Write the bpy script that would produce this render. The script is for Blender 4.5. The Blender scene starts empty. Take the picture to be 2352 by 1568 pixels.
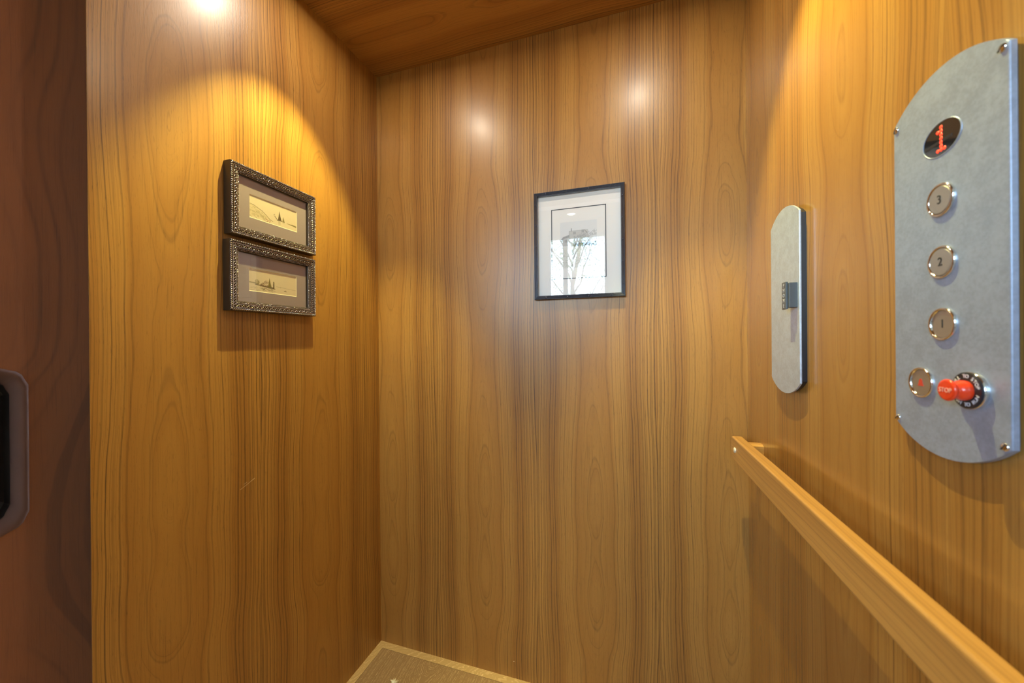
import bpy, bmesh, math, random
import numpy as np
from mathutils import Vector, Matrix

# ------------------------------------------------------------------ camera, world, lights, exposure
SC = bpy.context.scene
COL = SC.collection
W, H, D = 1.2168, 2.13, 1.52          # cab: width, height, depth (metres). x = along back wall, -y = towards the camera

cam_d = bpy.data.cameras.new('camera'); cam = bpy.data.objects.new('camera', cam_d); COL.objects.link(cam)
r_ = Vector((0.9533, 0.3020, -0.0080)); f_ = Vector((-0.3020, 0.9533, -0.0012)).normalized()
u_ = r_.cross(f_).normalized(); r_ = f_.cross(u_).normalized()
cam.matrix_world = Matrix((( r_.x, u_.x, -f_.x, 0.8998), (r_.y, u_.y, -f_.y, -1.1697), (r_.z, u_.z, -f_.z, 1.1301), (0, 0, 0, 1)))
cam_d.sensor_fit = 'HORIZONTAL'; cam_d.sensor_width = 36.0; cam_d.lens = 36.0 * 841.5 / 2352.0
cam_d.clip_start = 0.01
cam_d.dof.use_dof = True; cam_d.dof.focus_distance = 1.15; cam_d.dof.aperture_fstop = 5.0
SC.camera = cam
SC.view_settings.view_transform = 'Standard'; SC.view_settings.look = 'None'
SC.view_settings.gamma = 1.0; SC.view_settings.use_curve_mapping = False
SC.view_settings.exposure = -0.75
SC.cycles.max_bounces = 8; SC.cycles.diffuse_bounces = 5; SC.cycles.glossy_bounces = 4; SC.cycles.transparent_max_bounces = 12
SC.cycles.sample_clamp_indirect = 6.0

world = bpy.data.worlds.new('world'); SC.world = world; world.use_nodes = True
wn = world.node_tree.nodes; wl = world.node_tree.links
sky = wn.new('ShaderNodeTexSky'); sky.sky_type = 'NISHITA'; sky.sun_disc = False
sky.sun_elevation = math.radians(42); sky.sun_rotation = math.radians(60); sky.air_density = 1.0; sky.dust_density = 2.0
wn['Background'].inputs['Strength'].default_value = 11.5
wl.new(sky.outputs[0], wn['Background'].inputs['Color'])

WIN = (-0.1349, 0.63, 1.45, 2.57)      # hall window: x0, x1, z0, z1
WIN_ADDED = (-1.75, -0.50, 1.45, 2.57)      # unseen second opening to its left, added for more daylight
HALL_Y = -3.8
for wq in (WIN, WIN_ADDED):
    pd = bpy.data.lights.new('window_portal', 'AREA'); pd.shape = 'RECTANGLE'; pd.size = wq[1]-wq[0]; pd.size_y = wq[3]-wq[2]
    pd.cycles.is_portal = True
    po = bpy.data.objects.new('window_portal', pd); COL.objects.link(po)
    po.location = ((wq[0]+wq[1])/2, HALL_Y-0.13, (wq[2]+wq[3])/2); po.rotation_euler = (math.radians(90), 0, 0)

SPOT_W = 106.0; SPOT_C = (1.0, 0.88, 0.26); LENS_E = 1800.0; LENS_C = (1.0, 0.88, 0.70)
LAMPS = [(0.254, 0.42), (0.946, 0.42)]
for lx, lv in LAMPS:
    sd = bpy.data.lights.new('downlight_beam', 'SPOT'); sd.energy = SPOT_W; sd.color = SPOT_C
    sd.spot_size = math.radians(64); sd.spot_blend = 0.50   # gimbals tilted 9 degrees towards the nearer side wall; sd.shadow_soft_size = 0.006
    so = bpy.data.objects.new('downlight_beam', sd); COL.objects.link(so); so.location = (lx, -lv, H-0.004); so.rotation_euler = (0, math.radians(9 if lx < W/2 else -9), 0)

# ------------------------------------------------------------------ helpers
def new_mat(name):
    m = bpy.data.materials.new(name); m.use_nodes = True
    return m, m.node_tree.nodes, m.node_tree.links, m.node_tree.nodes['Principled BSDF']
def simple(name, col, rough=0.5, metal=0.0, emit=None, es=0.0, noise=0.0, nscale=40, coat=0.0, bump=0.0):
    m, n, l, b = new_mat(name)
    b.inputs['Base Color'].default_value = (*col, 1); b.inputs['Roughness'].default_value = rough
    b.inputs['Metallic'].default_value = metal; b.inputs['Coat Weight'].default_value = coat
    if emit: b.inputs['Emission Color'].default_value = (*emit, 1); b.inputs['Emission Strength'].default_value = es
    if noise or bump:
        tc = n.new('ShaderNodeTexCoord'); t = n.new('ShaderNodeTexNoise'); t.inputs['Scale'].default_value = nscale; t.inputs['Detail'].default_value = 4
        l.new(tc.outputs['Object'], t.inputs['Vector'])
        if noise:
            mx = n.new('ShaderNodeMix'); mx.data_type = 'RGBA'
            mx.inputs['A'].default_value = (*[c*(1-noise) for c in col], 1); mx.inputs['B'].default_value = (*[min(1, c*(1+noise)) for c in col], 1)
            l.new(t.outputs['Fac'], mx.inputs['Factor']); l.new(mx.outputs['Result'], b.inputs['Base Color'])
        if bump:
            bp = n.new('ShaderNodeBump'); bp.inputs['Strength'].default_value = bump; bp.inputs['Distance'].default_value = 0.001
            l.new(t.outputs['Fac'], bp.inputs['Height']); l.new(bp.outputs['Normal'], b.inputs['Normal'])
    return m

class G:                                    # tiny node graph helper
    def __init__(s, m): s.n = m.node_tree.nodes; s.l = m.node_tree.links
    def put(s, sock, v):
        if isinstance(v, (int, float)): sock.default_value = v
        else: s.l.new(v, sock)
    def m(s, op, a, b=None, c=None, clamp=False):
        x = s.n.new('ShaderNodeMath'); x.operation = op; x.use_clamp = clamp
        s.put(x.inputs[0], a)
        if b is not None: s.put(x.inputs[1], b)
        if c is not None: s.put(x.inputs[2], c)
        return x.outputs[0]
    def vec(s, a, b, c):
        x = s.n.new('ShaderNodeCombineXYZ'); s.put(x.inputs[0], a); s.put(x.inputs[1], b); s.put(x.inputs[2], c); return x.outputs[0]
    def noise(s, v, scale=1.0, detail=2.0, rough=0.5):
        x = s.n.new('ShaderNodeTexNoise'); s.l.new(v, x.inputs['Vector']); x.inputs['Scale'].default_value = scale
        x.inputs['Detail'].default_value = detail; x.inputs['Roughness'].default_value = rough; return x.outputs['Fac']
    def noise1(s, w, detail=2.0, rough=0.5):
        x = s.n.new('ShaderNodeTexNoise'); x.noise_dimensions = '1D'; s.put(x.inputs['W'], w); x.inputs['Scale'].default_value = 1.0
        x.inputs['Detail'].default_value = detail; x.inputs['Roughness'].default_value = rough; return x.outputs['Fac']
    def smooth(s, v, a, b, lo=0.0, hi=1.0):
        x = s.n.new('ShaderNodeMapRange'); x.interpolation_type = 'SMOOTHSTEP'
        s.put(x.inputs[0], v); x.inputs[1].default_value = a; x.inputs[2].default_value = b; x.inputs[3].default_value = lo; x.inputs[4].default_value = hi
        return x.outputs[0]
    def mix(s, f, a, b, mode='MIX'):
        x = s.n.new('ShaderNodeMix'); x.data_type = 'RGBA'; x.blend_type = mode; s.put(x.inputs['Factor'], f)
        for k, v in (('A', a), ('B', b)):
            if isinstance(v, tuple): x.inputs[k].default_value = (*v, 1)
            else: s.l.new(v, x.inputs[k])
        return x.outputs['Result']

LIGHT, MID, DARK = (0.455, 0.230, 0.050), (0.378, 0.174, 0.034), (0.090, 0.040, 0.015)
def veneer(name, s0, w, pts, amp=0.045, zr=2.2, light=LIGHT, mid=MID, dark=DARK, rough=0.30, freq=1.0, seed=0.0, line=1.0, coat=0.22, drift=0.0, pore=1.0):
    """slip-matched flat-sawn veneer: uv in metres, u across the grain, v along it"""
    m, n, l, b = new_mat(name); g = G(m)
    uv = n.new('ShaderNodeUVMap'); uv.uv_map = 'UVMap'; sp = n.new('ShaderNodeSeparateXYZ'); l.new(uv.outputs[0], sp.inputs[0])
    s, z = sp.outputs[0], sp.outputs[1]
    q = g.m('ADD', g.m('DIVIDE', g.m('SUBTRACT', s, s0), w), 0.5)
    idx = g.m('FLOOR', q); sl = g.m('MULTIPLY', g.m('SUBTRACT', g.m('SUBTRACT', q, idx), 0.5), w)
    L = g.m('ADD', g.m('MULTIPLY', idx, 0.12), seed)
    z = g.m('ADD', z, g.m('MULTIPLY', idx, drift))
    wob = g.noise(g.vec(g.m('MULTIPLY', sl, 5), g.m('MULTIPLY', z, 1.1), L), 1, 2)
    wob2 = g.noise(g.vec(g.m('MULTIPLY', sl, 26), g.m('MULTIPLY', z, 5), L), 1, 3)
    s2 = g.m('ADD', sl, g.m('ADD', g.m('MULTIPLY', g.m('SUBTRACT', wob, 0.5), 0.022), g.m('MULTIPLY', g.m('SUBTRACT', wob2, 0.5), 0.006)))
    fc = n.new('ShaderNodeFloatCurve'); cu = fc.mapping.curves[0]
    while len(cu.points) > 2: cu.points.remove(cu.points[0])
    cu.points[0].location = (0, 0.5+pts[0][1]*0.5); cu.points[1].location = (1, 0.5+pts[-1][1]*0.5)
    for zz, a in pts[1:-1]: cu.points.new(zz/zr, 0.5+a*0.5)
    fc.mapping.update(); l.new(g.m('DIVIDE', z, zr), fc.inputs['Value'])
    a = g.m('MULTIPLY', g.m('SUBTRACT', fc.outputs[0], 0.5), 2*amp)
    n3 = g.noise(g.vec(g.m('MULTIPLY', sl, 12), g.m('MULTIPLY', z, 4.5), g.m('ADD', L, 7)), 1, 3)
    a = g.m('ADD', a, g.m('MULTIPLY', g.m('SUBTRACT', n3, 0.5), 0.022))
    R = g.m('SQRT', g.m('ADD', g.m('MULTIPLY', s2, g.m('MULTIPLY', s2, 0.85)), g.m('MULTIPLY', a, a)))
    R = g.m('ADD', R, g.m('MULTIPLY', g.m('SIGN', sl), g.smooth(g.m('ABSOLUTE', sl), 0.05, 0.12, 0, 0.004)))
    R = g.m('ADD', R, g.m('MULTIPLY', L, 0.004))
    t = g.m('MULTIPLY', R, 190*freq)
    ring = g.noise1(t, 2, 0.6)
    band = g.noise1(g.m('ADD', g.m('MULTIPLY', R, 26*freq), 31), 2, 0.5)
    fine = g.noise1(g.m('MULTIPLY', R, 420*freq), 2, 0.6)
    edge = g.smooth(g.m('ABSOLUTE', g.m('ADD', sl, 0.01)), 0.055*w/0.37, 0.13*w/0.37)
    ln = g.smooth(ring, 0.53, 0.70)                                    # dark latewood lines
    fib = g.noise(g.vec(g.m('MULTIPLY', s2, 420), g.m('MULTIPLY', z, 7), L), 1, 3, 0.6)
    fib2 = g.noise(g.vec(g.m('MULTIPLY', s2, 700), g.m('MULTIPLY', z, 55), L), 1, 2, 0.6)
    mott = g.noise(g.vec(g.m('MULTIPLY', s, 7), g.m('MULTIPLY', z, 2.2), g.m('ADD', L, 3)), 1, 4, 0.6)
    base = g.mix(g.smooth(band, 0.36, 0.66), light, mid)
    base = g.mix(g.smooth(mott, 0.3, 0.75, 0.0, 0.35), base, mid)
    k = g.m('MULTIPLY', ln, g.m('ADD', g.m('MULTIPLY', edge, 0.38), 0.26))
    k = g.m('ADD', k, g.m('MULTIPLY', g.m('MULTIPLY', g.smooth(fine, 0.48, 0.66), edge), 0.42))
    k = g.m('ADD', k, g.m('MULTIPLY', g.smooth(fib, 0.50, 0.78), 0.34))
    k = g.m('ADD', k, g.m('MULTIPLY', g.smooth(fib2, 0.60, 0.72), 0.27*pore))
    k = g.m('MULTIPLY', k, line, clamp=True)
    col = g.mix(k, base, dark)
    l.new(col, b.inputs['Base Color'])
    b.inputs['Roughness'].default_value = rough + 0.12
    b.inputs['Coat Weight'].default_value = coat; b.inputs['Coat Roughness'].default_value = rough*0.95
    bp = n.new('ShaderNodeBump'); bp.inputs['Strength'].default_value = 0.25; bp.inputs['Distance'].default_value = 0.0006
    hgt = g.m('ADD', g.m('MULTIPLY', fib, 0.5), fib2); l.new(hgt, bp.inputs['Height']); l.new(bp.outputs['Normal'], b.inputs['Normal'])
    return m

def mesh_obj(name, bm, mat, parent=None, loc=None, smooth=False):
    me = bpy.data.meshes.new(name); bm.normal_update(); bm.to_mesh(me); bm.free()
    if smooth:
        for p in me.polygons: p.use_smooth = True
    o = bpy.data.objects.new(name, me); COL.objects.link(o)
    if mat: me.materials.append(mat)
    if parent: o.parent = parent
    if loc is not None: o.location = loc
    return o
def box(bm, x0, x1, y0, y1, z0, z1, bev=0.0, seg=2):
    vs = [bm.verts.new(p) for p in ((x0,y0,z0),(x1,y0,z0),(x1,y1,z0),(x0,y1,z0),(x0,y0,z1),(x1,y0,z1),(x1,y1,z1),(x0,y1,z1))]
    fs = [bm.faces.new([vs[i] for i in q]) for q in ((3,2,1,0),(4,5,6,7),(0,1,5,4),(1,2,6,5),(2,3,7,6),(3,0,4,7))]
    if bev:
        es = list({e for f in fs for e in f.edges})
        bmesh.ops.bevel(bm, geom=es, offset=bev, segments=seg, profile=0.5, affect='EDGES')
    return vs
def uv_planar(o, su, sv, du=0.0, dv=0.0):
    """metric uv: u from axis su, v from axis sv (object coordinates); faces seen edge-on borrow the third axis"""
    me = o.data; uv = me.uv_layers.new(name='UVMap'); third = 3-su-sv
    for p in me.polygons:
        nrm = p.normal
        for li in p.loop_indices:
            c = me.vertices[me.loops[li].vertex_index].co
            a, b_ = c[su], c[sv]
            if abs(nrm[su]) > 0.7: a = c[su] + c[third]
            if abs(nrm[sv]) > 0.7: b_ = c[sv] + c[third]
            uv.data[li].uv = (a+du, b_+dv)
def tag(o, label=None, cat=None, group=None, kind=None):
    if label: o['label'] = label
    if cat: o['category'] = cat
    if group: o['group'] = group
    if kind: o['kind'] = kind
    return o
BASIS = {'right': Matrix(((0,0,-1),(-1,0,0),(0,1,0))), 'left': Matrix(((0,0,1),(1,0,0),(0,1,0))), 'back': Matrix(((1,0,0),(0,0,-1),(0,1,0)))}
def wall_empty(name, side, x, y):
    """empty on a wall face; local X right, Y up, Z out of the wall. x = in-plane position (v for side walls, u for back)"""
    o = bpy.data.objects.new(name, None); COL.objects.link(o); o.empty_display_size = 0.05
    o.rotation_euler = BASIS[side].to_euler()
    o.location = {'right': (W, -x, y), 'left': (0, -x, y), 'back': (x, 0, y)}[side]
    return o
def text_bm(s, size, depth=0.0003, spacing=1.0):
    cu = bpy.data.curves.new('t', 'FONT'); cu.body = s; cu.size = size; cu.align_x = 'CENTER'; cu.align_y = 'CENTER'; cu.extrude = depth/2
    cu.space_character = spacing; cu.resolution_u = 4
    o = bpy.data.objects.new('t', cu); COL.objects.link(o)
    me = bpy.data.meshes.new_from_object(o.evaluated_get(bpy.context.evaluated_depsgraph_get()))
    bm = bmesh.new(); bm.from_mesh(me)
    bpy.data.objects.remove(o); bpy.data.meshes.remove(me); bpy.data.curves.remove(cu)
    return bm
def prism(bm, pts, z0, z1, bev=0.0, holes=None):
    a = [bm.verts.new((x, y, z0)) for x, y in pts]; b_ = [bm.verts.new((x, y, z1)) for x, y in pts]
    bm.faces.new(a[::-1]); top = bm.faces.new(b_); n = len(pts)
    for i in range(n): bm.faces.new((a[i], a[(i+1) % n], b_[(i+1) % n], b_[i]))
    if bev: bmesh.ops.bevel(bm, geom=list(top.edges), offset=bev, segments=2, profile=0.5, affect='EDGES')
def lathe(bm, prof, seg=40, cx=0, cy=0, sx=1.0, sy=1.0):
    rings = []
    for r, z in prof:
        if r < 1e-6: rings.append([bm.verts.new((cx, cy, z))])
        else: rings.append([bm.verts.new((cx+sx*r*math.cos(2*math.pi*i/seg), cy+sy*r*math.sin(2*math.pi*i/seg), z)) for i in range(seg)])
    for A, B in zip(rings, rings[1:]):
        for i in range(seg):
            j = (i+1) % seg
            if len(A) == 1 and len(B) == 1: continue
            if len(A) == 1: bm.faces.new((A[0], B[j], B[i]))
            elif len(B) == 1: bm.faces.new((A[i], A[j], B[0]))
            else: bm.faces.new((A[i], A[j], B[j], B[i]))
    bmesh.ops.recalc_face_normals(bm, faces=bm.faces)
def blob(bm, c, ax, ay, az, dirx, diry, sub=1):
    """small ellipsoid bead; dirx, diry are unit vectors"""
    dz = dirx.cross(diry)
    M = Matrix(((dirx.x*ax, diry.x*ay, dz.x*az, c[0]), (dirx.y*ax, diry.y*ay, dz.y*az, c[1]), (dirx.z*ax, diry.z*ay, dz.z*az, c[2]), (0,0,0,1)))
    bmesh.ops.create_icosphere(bm, subdivisions=sub, radius=1.0, matrix=M)

# ------------------------------------------------------------------ materials
wood_left = veneer('veneer_left', 0.663, 0.388, [(0,.9),(.2,.75),(.42,.95),(.60,.15),(.72,.5),(.81,.25),(1.0,.7),(1.15,.9),(1.35,.75),(1.61,.0),(1.78,-.6),(1.90,-.95),(2.05,-.5),(2.2,-.1)], seed=1.3, drift=-0.09, rough=0.27)
wood_back = veneer('veneer_back', 0.4269, 0.3706, [(0,.95),(.08,.98),(.2,.6),(.345,.0),(.47,-.45),(.54,-.35),(.595,-.02),(.68,.25),(.85,.6),(1.1,.95),(1.3,.7),(1.48,.3),(1.62,.6),(1.8,.95),(2.2,.6)], seed=4.1, drift=0.012, rough=0.27)
wood_right = veneer('veneer_right', 0.476, 0.385, [(0,.6),(.3,.2),(.5,.7),(.75,.3),(.98,.6),(1.15,.2),(1.37,.95),(1.55,.3),(1.8,.9),(2.2,.3)], seed=9.7, freq=0.72, rough=0.14, line=0.68, coat=0.5)
wood_ceil = veneer('veneer_ceiling', 0.16, 0.34, [(0,.4),(.25,.0),(.42,.6),(.6,.1),(.8,.7),(1.0,.0),(1.2,.6),(2.2,.3)], seed=14.2, line=0.8, rough=0.3)
wood_door = veneer('veneer_door', 0.93, 0.42, [(0,.9),(.35,.3),(.75,1),(1.05,.6),(1.2,.1),(1.5,.5),(1.8,.1),(2.2,.6)], amp=0.16, seed=23.0, freq=0.11,
                   light=(0.36, 0.125, 0.036), mid=(0.150, 0.060, 0.024), dark=(0.095, 0.040, 0.020), rough=0.62, coat=0.0, line=0.9, pore=0.3)
wood_rail = veneer('veneer_rail', 0.0, 0.5, [(0,.9),(1,.95),(2.2,.9)], seed=31.0, freq=0.7, line=0.45, rough=0.26, coat=0.6,
                   light=(0.66, 0.35, 0.085), mid=(0.57, 0.29, 0.070), dark=(0.27, 0.12, 0.03))
wood_edge = veneer('veneer_edge_band', 0.0, 0.5, [(0,.9),(1,.95),(2.2,.9)], seed=35.0, line=0.5, light=(0.60,0.38,0.16), mid=(0.52,0.30,0.12))

def oak(name, base, pale, s0, seed, fac=1.0, freq=1.0):
    m, n, l, b = new_mat(name); g = G(m)
    uv = n.new('ShaderNodeUVMap'); uv.uv_map = 'UVMap'; sp = n.new('ShaderNodeSeparateXYZ'); l.new(uv.outputs[0], sp.inputs[0])
    s = g.m('SUBTRACT', sp.outputs[0], s0); z = sp.outputs[1]
    w1 = g.noise(g.vec(g.m('MULTIPLY', s, 14), g.m('MULTIPLY', z, 8), seed), 1, 3)
    a = g.m('ADD', g.m('MULTIPLY', z, 0.28), g.m('MULTIPLY', g.m('SUBTRACT', w1, 0.5), 0.05))
    R = g.m('SQRT', g.m('ADD', g.m('MULTIPLY', s, s), g.m('MULTIPLY', a, a)))
    ring = g.noise1(g.m('MULTIPLY', R, 430*freq), 1, 0.5)
    brk = g.noise(g.vec(g.m('MULTIPLY', s, 800), g.m('MULTIPLY', z, 70), seed), 1, 2)
    k = g.m('MULTIPLY', g.smooth(ring, 0.52, 0.62), g.smooth(brk, 0.42, 0.6), clamp=True)
    tint = g.mix(g.noise(g.vec(g.m('MULTIPLY', s, 30), g.m('MULTIPLY', z, 5), seed), 1, 3), base, tuple(c*0.78 for c in base))
    l.new(g.mix(g.m('MULTIPLY', k, fac), tint, pale), b.inputs['Base Color']); b.inputs['Roughness'].default_value = 0.5
    return m
oak_panel = oak('limed_oak', (0.35, 0.215, 0.11), (0.66, 0.48, 0.28), 0.24, 3.0, 0.8)
oak_border = oak('pale_oak', (0.60, 0.40, 0.19), (0.85, 0.64, 0.38), 0.0, 8.0, 0.7, 0.7)

black_gap = simple('black_gap', (0.012, 0.009, 0.007), 0.8)
def steel_mat(name, col, r0, r1):
    m, n, l, b = new_mat(name); g = G(m)
    tc = n.new('ShaderNodeTexCoord')
    a = g.noise(tc.outputs['Object'], 260, 4, 0.65); c = g.noise(tc.outputs['Object'], 55, 3, 0.6)
    k = g.m('ADD', g.m('MULTIPLY', a, 0.5), g.m('MULTIPLY', c, 0.5))
    l.new(g.mix(g.smooth(k, 0.38, 0.62), tuple(x*0.90 for x in col), tuple(min(1, x*1.10) for x in col)), b.inputs['Base Color'])
    b.inputs['Metallic'].default_value = 0.38; l.new(g.smooth(k, 0.35, 0.65, r0, r1), b.inputs['Roughness'])
    bp = n.new('ShaderNodeBump'); bp.inputs['Strength'].default_value = 0.12; bp.inputs['Distance'].default_value = 0.0006
    l.new(a, bp.inputs['Height']); l.new(bp.outputs['Normal'], b.inputs['Normal'])
    return m
steel = steel_mat('satin_steel', (0.36, 0.43, 0.56), 0.30, 0.42)
steel_bright = steel_mat('pale_satin_steel', (0.52, 0.60, 0.72), 0.30, 0.40)
chrome = simple('polished_chrome', (0.80, 0.79, 0.76), 0.10, 1.0)
cap_steel = simple('button_cap_steel', (0.52, 0.50, 0.46), 0.34, 0.85, noise=0.05, nscale=300)
ink = simple('engraved_black', (0.03, 0.03, 0.03), 0.6)
red_ink = simple('engraved_red', (0.62, 0.06, 0.03), 0.5)
red = simple('glossy_red_plastic', (0.85, 0.055, 0.012), 0.22, coat=0.5, noise=0.03)
pinkish = simple('worn_pale_print', (0.92, 0.48, 0.34), 0.5)
black_pl = simple('black_plastic', (0.018, 0.018, 0.022), 0.35)
grey_pl = simple('dark_grey_plastic', (0.085, 0.10, 0.115), 0.42, noise=0.1, nscale=200)
white_ink = simple('white_print', (0.80, 0.80, 0.82), 0.5)
smoke_glass = simple('smoked_display_glass', (0.012, 0.010, 0.010), 0.06, coat=0.5)
led = simple('red_led', (0.8, 0.05, 0.02), 0.4, emit=(1.0, 0.055, 0.02), es=2.5)
brass = simple('pale_brass_dome', (0.93, 0.82, 0.58), 0.38, 0.35)
frame_side = simple('dark_bronze_frame', (0.045, 0.028, 0.014), 0.32, 0.3, noise=0.2, nscale=60)
pewter = simple('antique_pewter', (0.62, 0.58, 0.62), 0.24, 0.95, noise=0.2, nscale=400)
pewter_dark = simple('antique_pewter_recess', (0.05, 0.038, 0.030), 0.45, 0.4)
mat_taupe = simple('taupe_mat_board', (0.36, 0.30, 0.33), 0.85, noise=0.04, nscale=300)
mat_white = simple('white_mat_board', (0.88, 0.87, 0.85), 0.85, noise=0.02, nscale=300)
bevel_cream = simple('cream_mat_bevel', (0.90, 0.82, 0.62), 0.7)
blue_frame = simple('slate_blue_frame', (0.09, 0.11, 0.155), 0.22, 0.6, coat=0.6, noise=0.15, nscale=120)
line_ink = simple('ink_border_line', (0.05, 0.055, 0.07), 0.6)
cup_brown = simple('brown_moulded_plastic', (0.125, 0.060, 0.036), 0.8, noise=0.12, nscale=30)
cup_black = simple('black_cup_lining', (0.012, 0.009, 0.007), 0.35, noise=0.5, nscale=20)
white_wall = simple('white_painted_plaster', (0.78, 0.77, 0.74), 0.8, noise=0.01)
white_trim = simple('white_painted_timber', (0.82, 0.83, 0.84), 0.4)
hall_floor_m = simple('pale_hall_floor', (0.30, 0.24, 0.18), 0.5, noise=0.1, nscale=6)
fluff = simple('white_fluff', (0.88, 0.84, 0.70), 0.8)
scratch_m = simple('raw_scratch', (0.85, 0.68, 0.42), 0.6)
lens_m = simple('lit_lamp_lens', (0.9, 0.85, 0.7), 0.4, emit=LENS_C, es=LENS_E)
lens_hall = simple('lit_hall_lens', (0.9, 0.9, 0.9), 0.4, emit=(1, 0.97, 0.92), es=14)
bark = simple('grey_bark', (0.16, 0.13, 0.11), 0.9, noise=0.3, nscale=12, bump=0.5)
leaf_m = simple('green_leaves', (0.48, 0.60, 0.34), 0.6, noise=0.3, nscale=5)
grass_m = simple('garden_ground', (0.20, 0.24, 0.10), 0.9, noise=0.3, nscale=2)
gm, gn, gl, gb = new_mat('picture_glass')
for nd in list(gn):
    if nd.type != 'OUTPUT_MATERIAL': gn.remove(nd)
tr = gn.new('ShaderNodeBsdfTransparent'); gs = gn.new('ShaderNodeBsdfGlossy'); gs.inputs['Roughness'].default_value = 0.0
fr = gn.new('ShaderNodeFresnel'); geo = gn.new('ShaderNodeNewGeometry'); ior = gn.new('ShaderNodeMapRange'); ior.inputs[3].default_value = 1.5; ior.inputs[4].default_value = 1/1.5
gl.new(geo.outputs['Backfacing'], ior.inputs[0]); gl.new(ior.outputs[0], fr.inputs['IOR']); mxs = gn.new('ShaderNodeMixShader')
gl.new(fr.outputs[0], mxs.inputs[0]); gl.new(tr.outputs[0], mxs.inputs[1]); gl.new(gs.outputs[0], mxs.inputs[2]); gl.new(mxs.outputs[0], gn['Material Output'].inputs[0])
glass = gm

def painted(name):                      # flat print: colour comes from the print's own colour attribute
    m, n, l, b = new_mat(name); at = n.new('ShaderNodeAttribute'); at.attribute_name = 'print'
    l.new(at.outputs['Color'], b.inputs['Base Color']); b.inputs['Roughness'].default_value = 0.85
    return m
print_mat = painted('printed_paper')

# ------------------------------------------------------------------ setting: the cab
def slab(name, x0, x1, y0, y1, z0, z1, mat, su=0, sv=2, parent=None, flip=1):
    bm = bmesh.new(); box(bm, x0, x1, y0, y1, z0, z1); o = mesh_obj(name, bm, mat, parent)
    uv_planar(o, su, sv)
    if parent is None: o['kind'] = 'structure'
    return o
VE = 0.7813; T = 0.022
wb = slab('wall_back', -T, W+T, 0, T, -0.03, H, wood_back)
bm = bmesh.new(); prism(bm, [(0, 0), (-T, 0), (-T, -VE+0.045), (-0.0015, -VE), (0, -VE)], -0.03, H); bmesh.ops.recalc_face_normals(bm, faces=bm.faces)
wlft = mesh_obj('wall_left', bm, wood_left); uv_planar(wlft, 1, 2); wlft['kind'] = 'structure'
for lp in wlft.data.uv_layers[0].data: lp.uv = (-lp.uv[0], lp.uv[1])
wr = slab('wall_right', W, W+T, -D, 0, -0.03, H, wood_right, su=1)
for lp in wr.data.uv_layers[0].data: lp.uv = (-lp.uv[0], lp.uv[1])
ce = slab('ceiling', -0.20, W+T, -D-0.02, T, H, H+0.03, wood_ceil, su=1, sv=0)
for lp in ce.data.uv_layers[0].data: lp.uv = (-lp.uv[0], lp.uv[1])
# left wall far part beside the side entrance (towards the open front)
fl_sub = slab('floor', -0.20, W+T, -D-0.02, T, -0.06, -0.012, black_gap)
B = 0.0265; GAP = 0.0012
def floor_poly(name, pts, mat, su, sv):
    bm = bmesh.new(); prism(bm, pts, -0.012, 0.0); bmesh.ops.recalc_face_normals(bm, faces=bm.faces)
    o = mesh_obj(name, bm, mat, fl_sub); uv_planar(o, su, sv); return o
DD = -D-0.02
floor_poly('border_strip', [(0, 0), (B, -B), (W-B, -B), (W, 0)], oak_border, 1, 0)
floor_poly('border_strip', [(0, 0), (0, DD), (B, DD), (B, -B)][::-1], oak_border, 0, 1)
floor_poly('border_strip', [(W, 0), (W-B, -B), (W-B, DD), (W, DD)][::-1], oak_border, 0, 1)
pn = floor_poly('oak_panel', [(B+GAP, -B-GAP), (B+GAP, DD), (W-B-GAP, DD), (W-B-GAP, -B-GAP)], oak_panel, 0, 1)

# scratch and a bare nail dot on the walls
bm = bmesh.new()
for (y0, z0, y1, z1, w_) in ((0.523, 0.774, 0.487, 0.789, 0.0007), (0.514, 0.784, 0.505, 0.787, 0.0005), (0.497, 0.785, 0.486, 0.790, 0.0009)):
    a = Vector((0.0002, -y0, z0)); c = Vector((0.0002, -y1, z1)); u = Vector((0, 0, w_))
    bm.faces.new([bm.verts.new(p) for p in (a, c, c+u, a+u)])
mesh_obj('scratch', bm, scratch_m, wlft)
bm = bmesh.new(); lathe(bm, [(0.0016, 0), (0.0012, 0.0006), (0, 0.0008)], 10)
o = mesh_obj('nail_dot', bm, scratch_m, wb); o.rotation_euler = (math.pi/2, 0, 0); o.location = (0.527, 0, 0.056)

# ------------------------------------------------------------------ side entrance door, outside the cab opening on the left
door = bpy.data.objects.new('door_1', None); COL.objects.link(door); door['kind'] = 'structure'; door.rotation_euler = BASIS['left'].to_euler(); door.location = (-0.10, 0, 0)
# local: X = +y world (so v = -X), Y up, Z = into cab
def octo(x0, x1, y0, y1, c, n=5):
    pts = []
    def arc(cx, cy, a0):
        for i in range(n+1):
            t = a0 + math.pi/2*i/n; k = 0.86 if 0 < i < n else 1.0
            r = c*(k + 0.10*math.sin(2*(t-a0)))
            pts.append((cx+r*math.cos(t), cy+r*math.sin(t)))
    arc(x1-c, y1-c, 0); arc(x0+c, y1-c, math.pi/2); arc(x0+c, y0+c, math.pi); arc(x1-c, y0+c, 3*math.pi/2)
    return pts
HX0, HX1, HY0, HY1 = -0.945, -0.8165, 0.812, 1.090
hole = octo(HX0, HX1, HY0, HY1, 0.030)
bm = bmesh.new()
X0, X1, Y0, Y1 = -1.51, -0.60, -0.03, H+0.0
outer = [(X1, Y0), (X1, Y1), (X0, Y1), (X0, Y0)]
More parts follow.
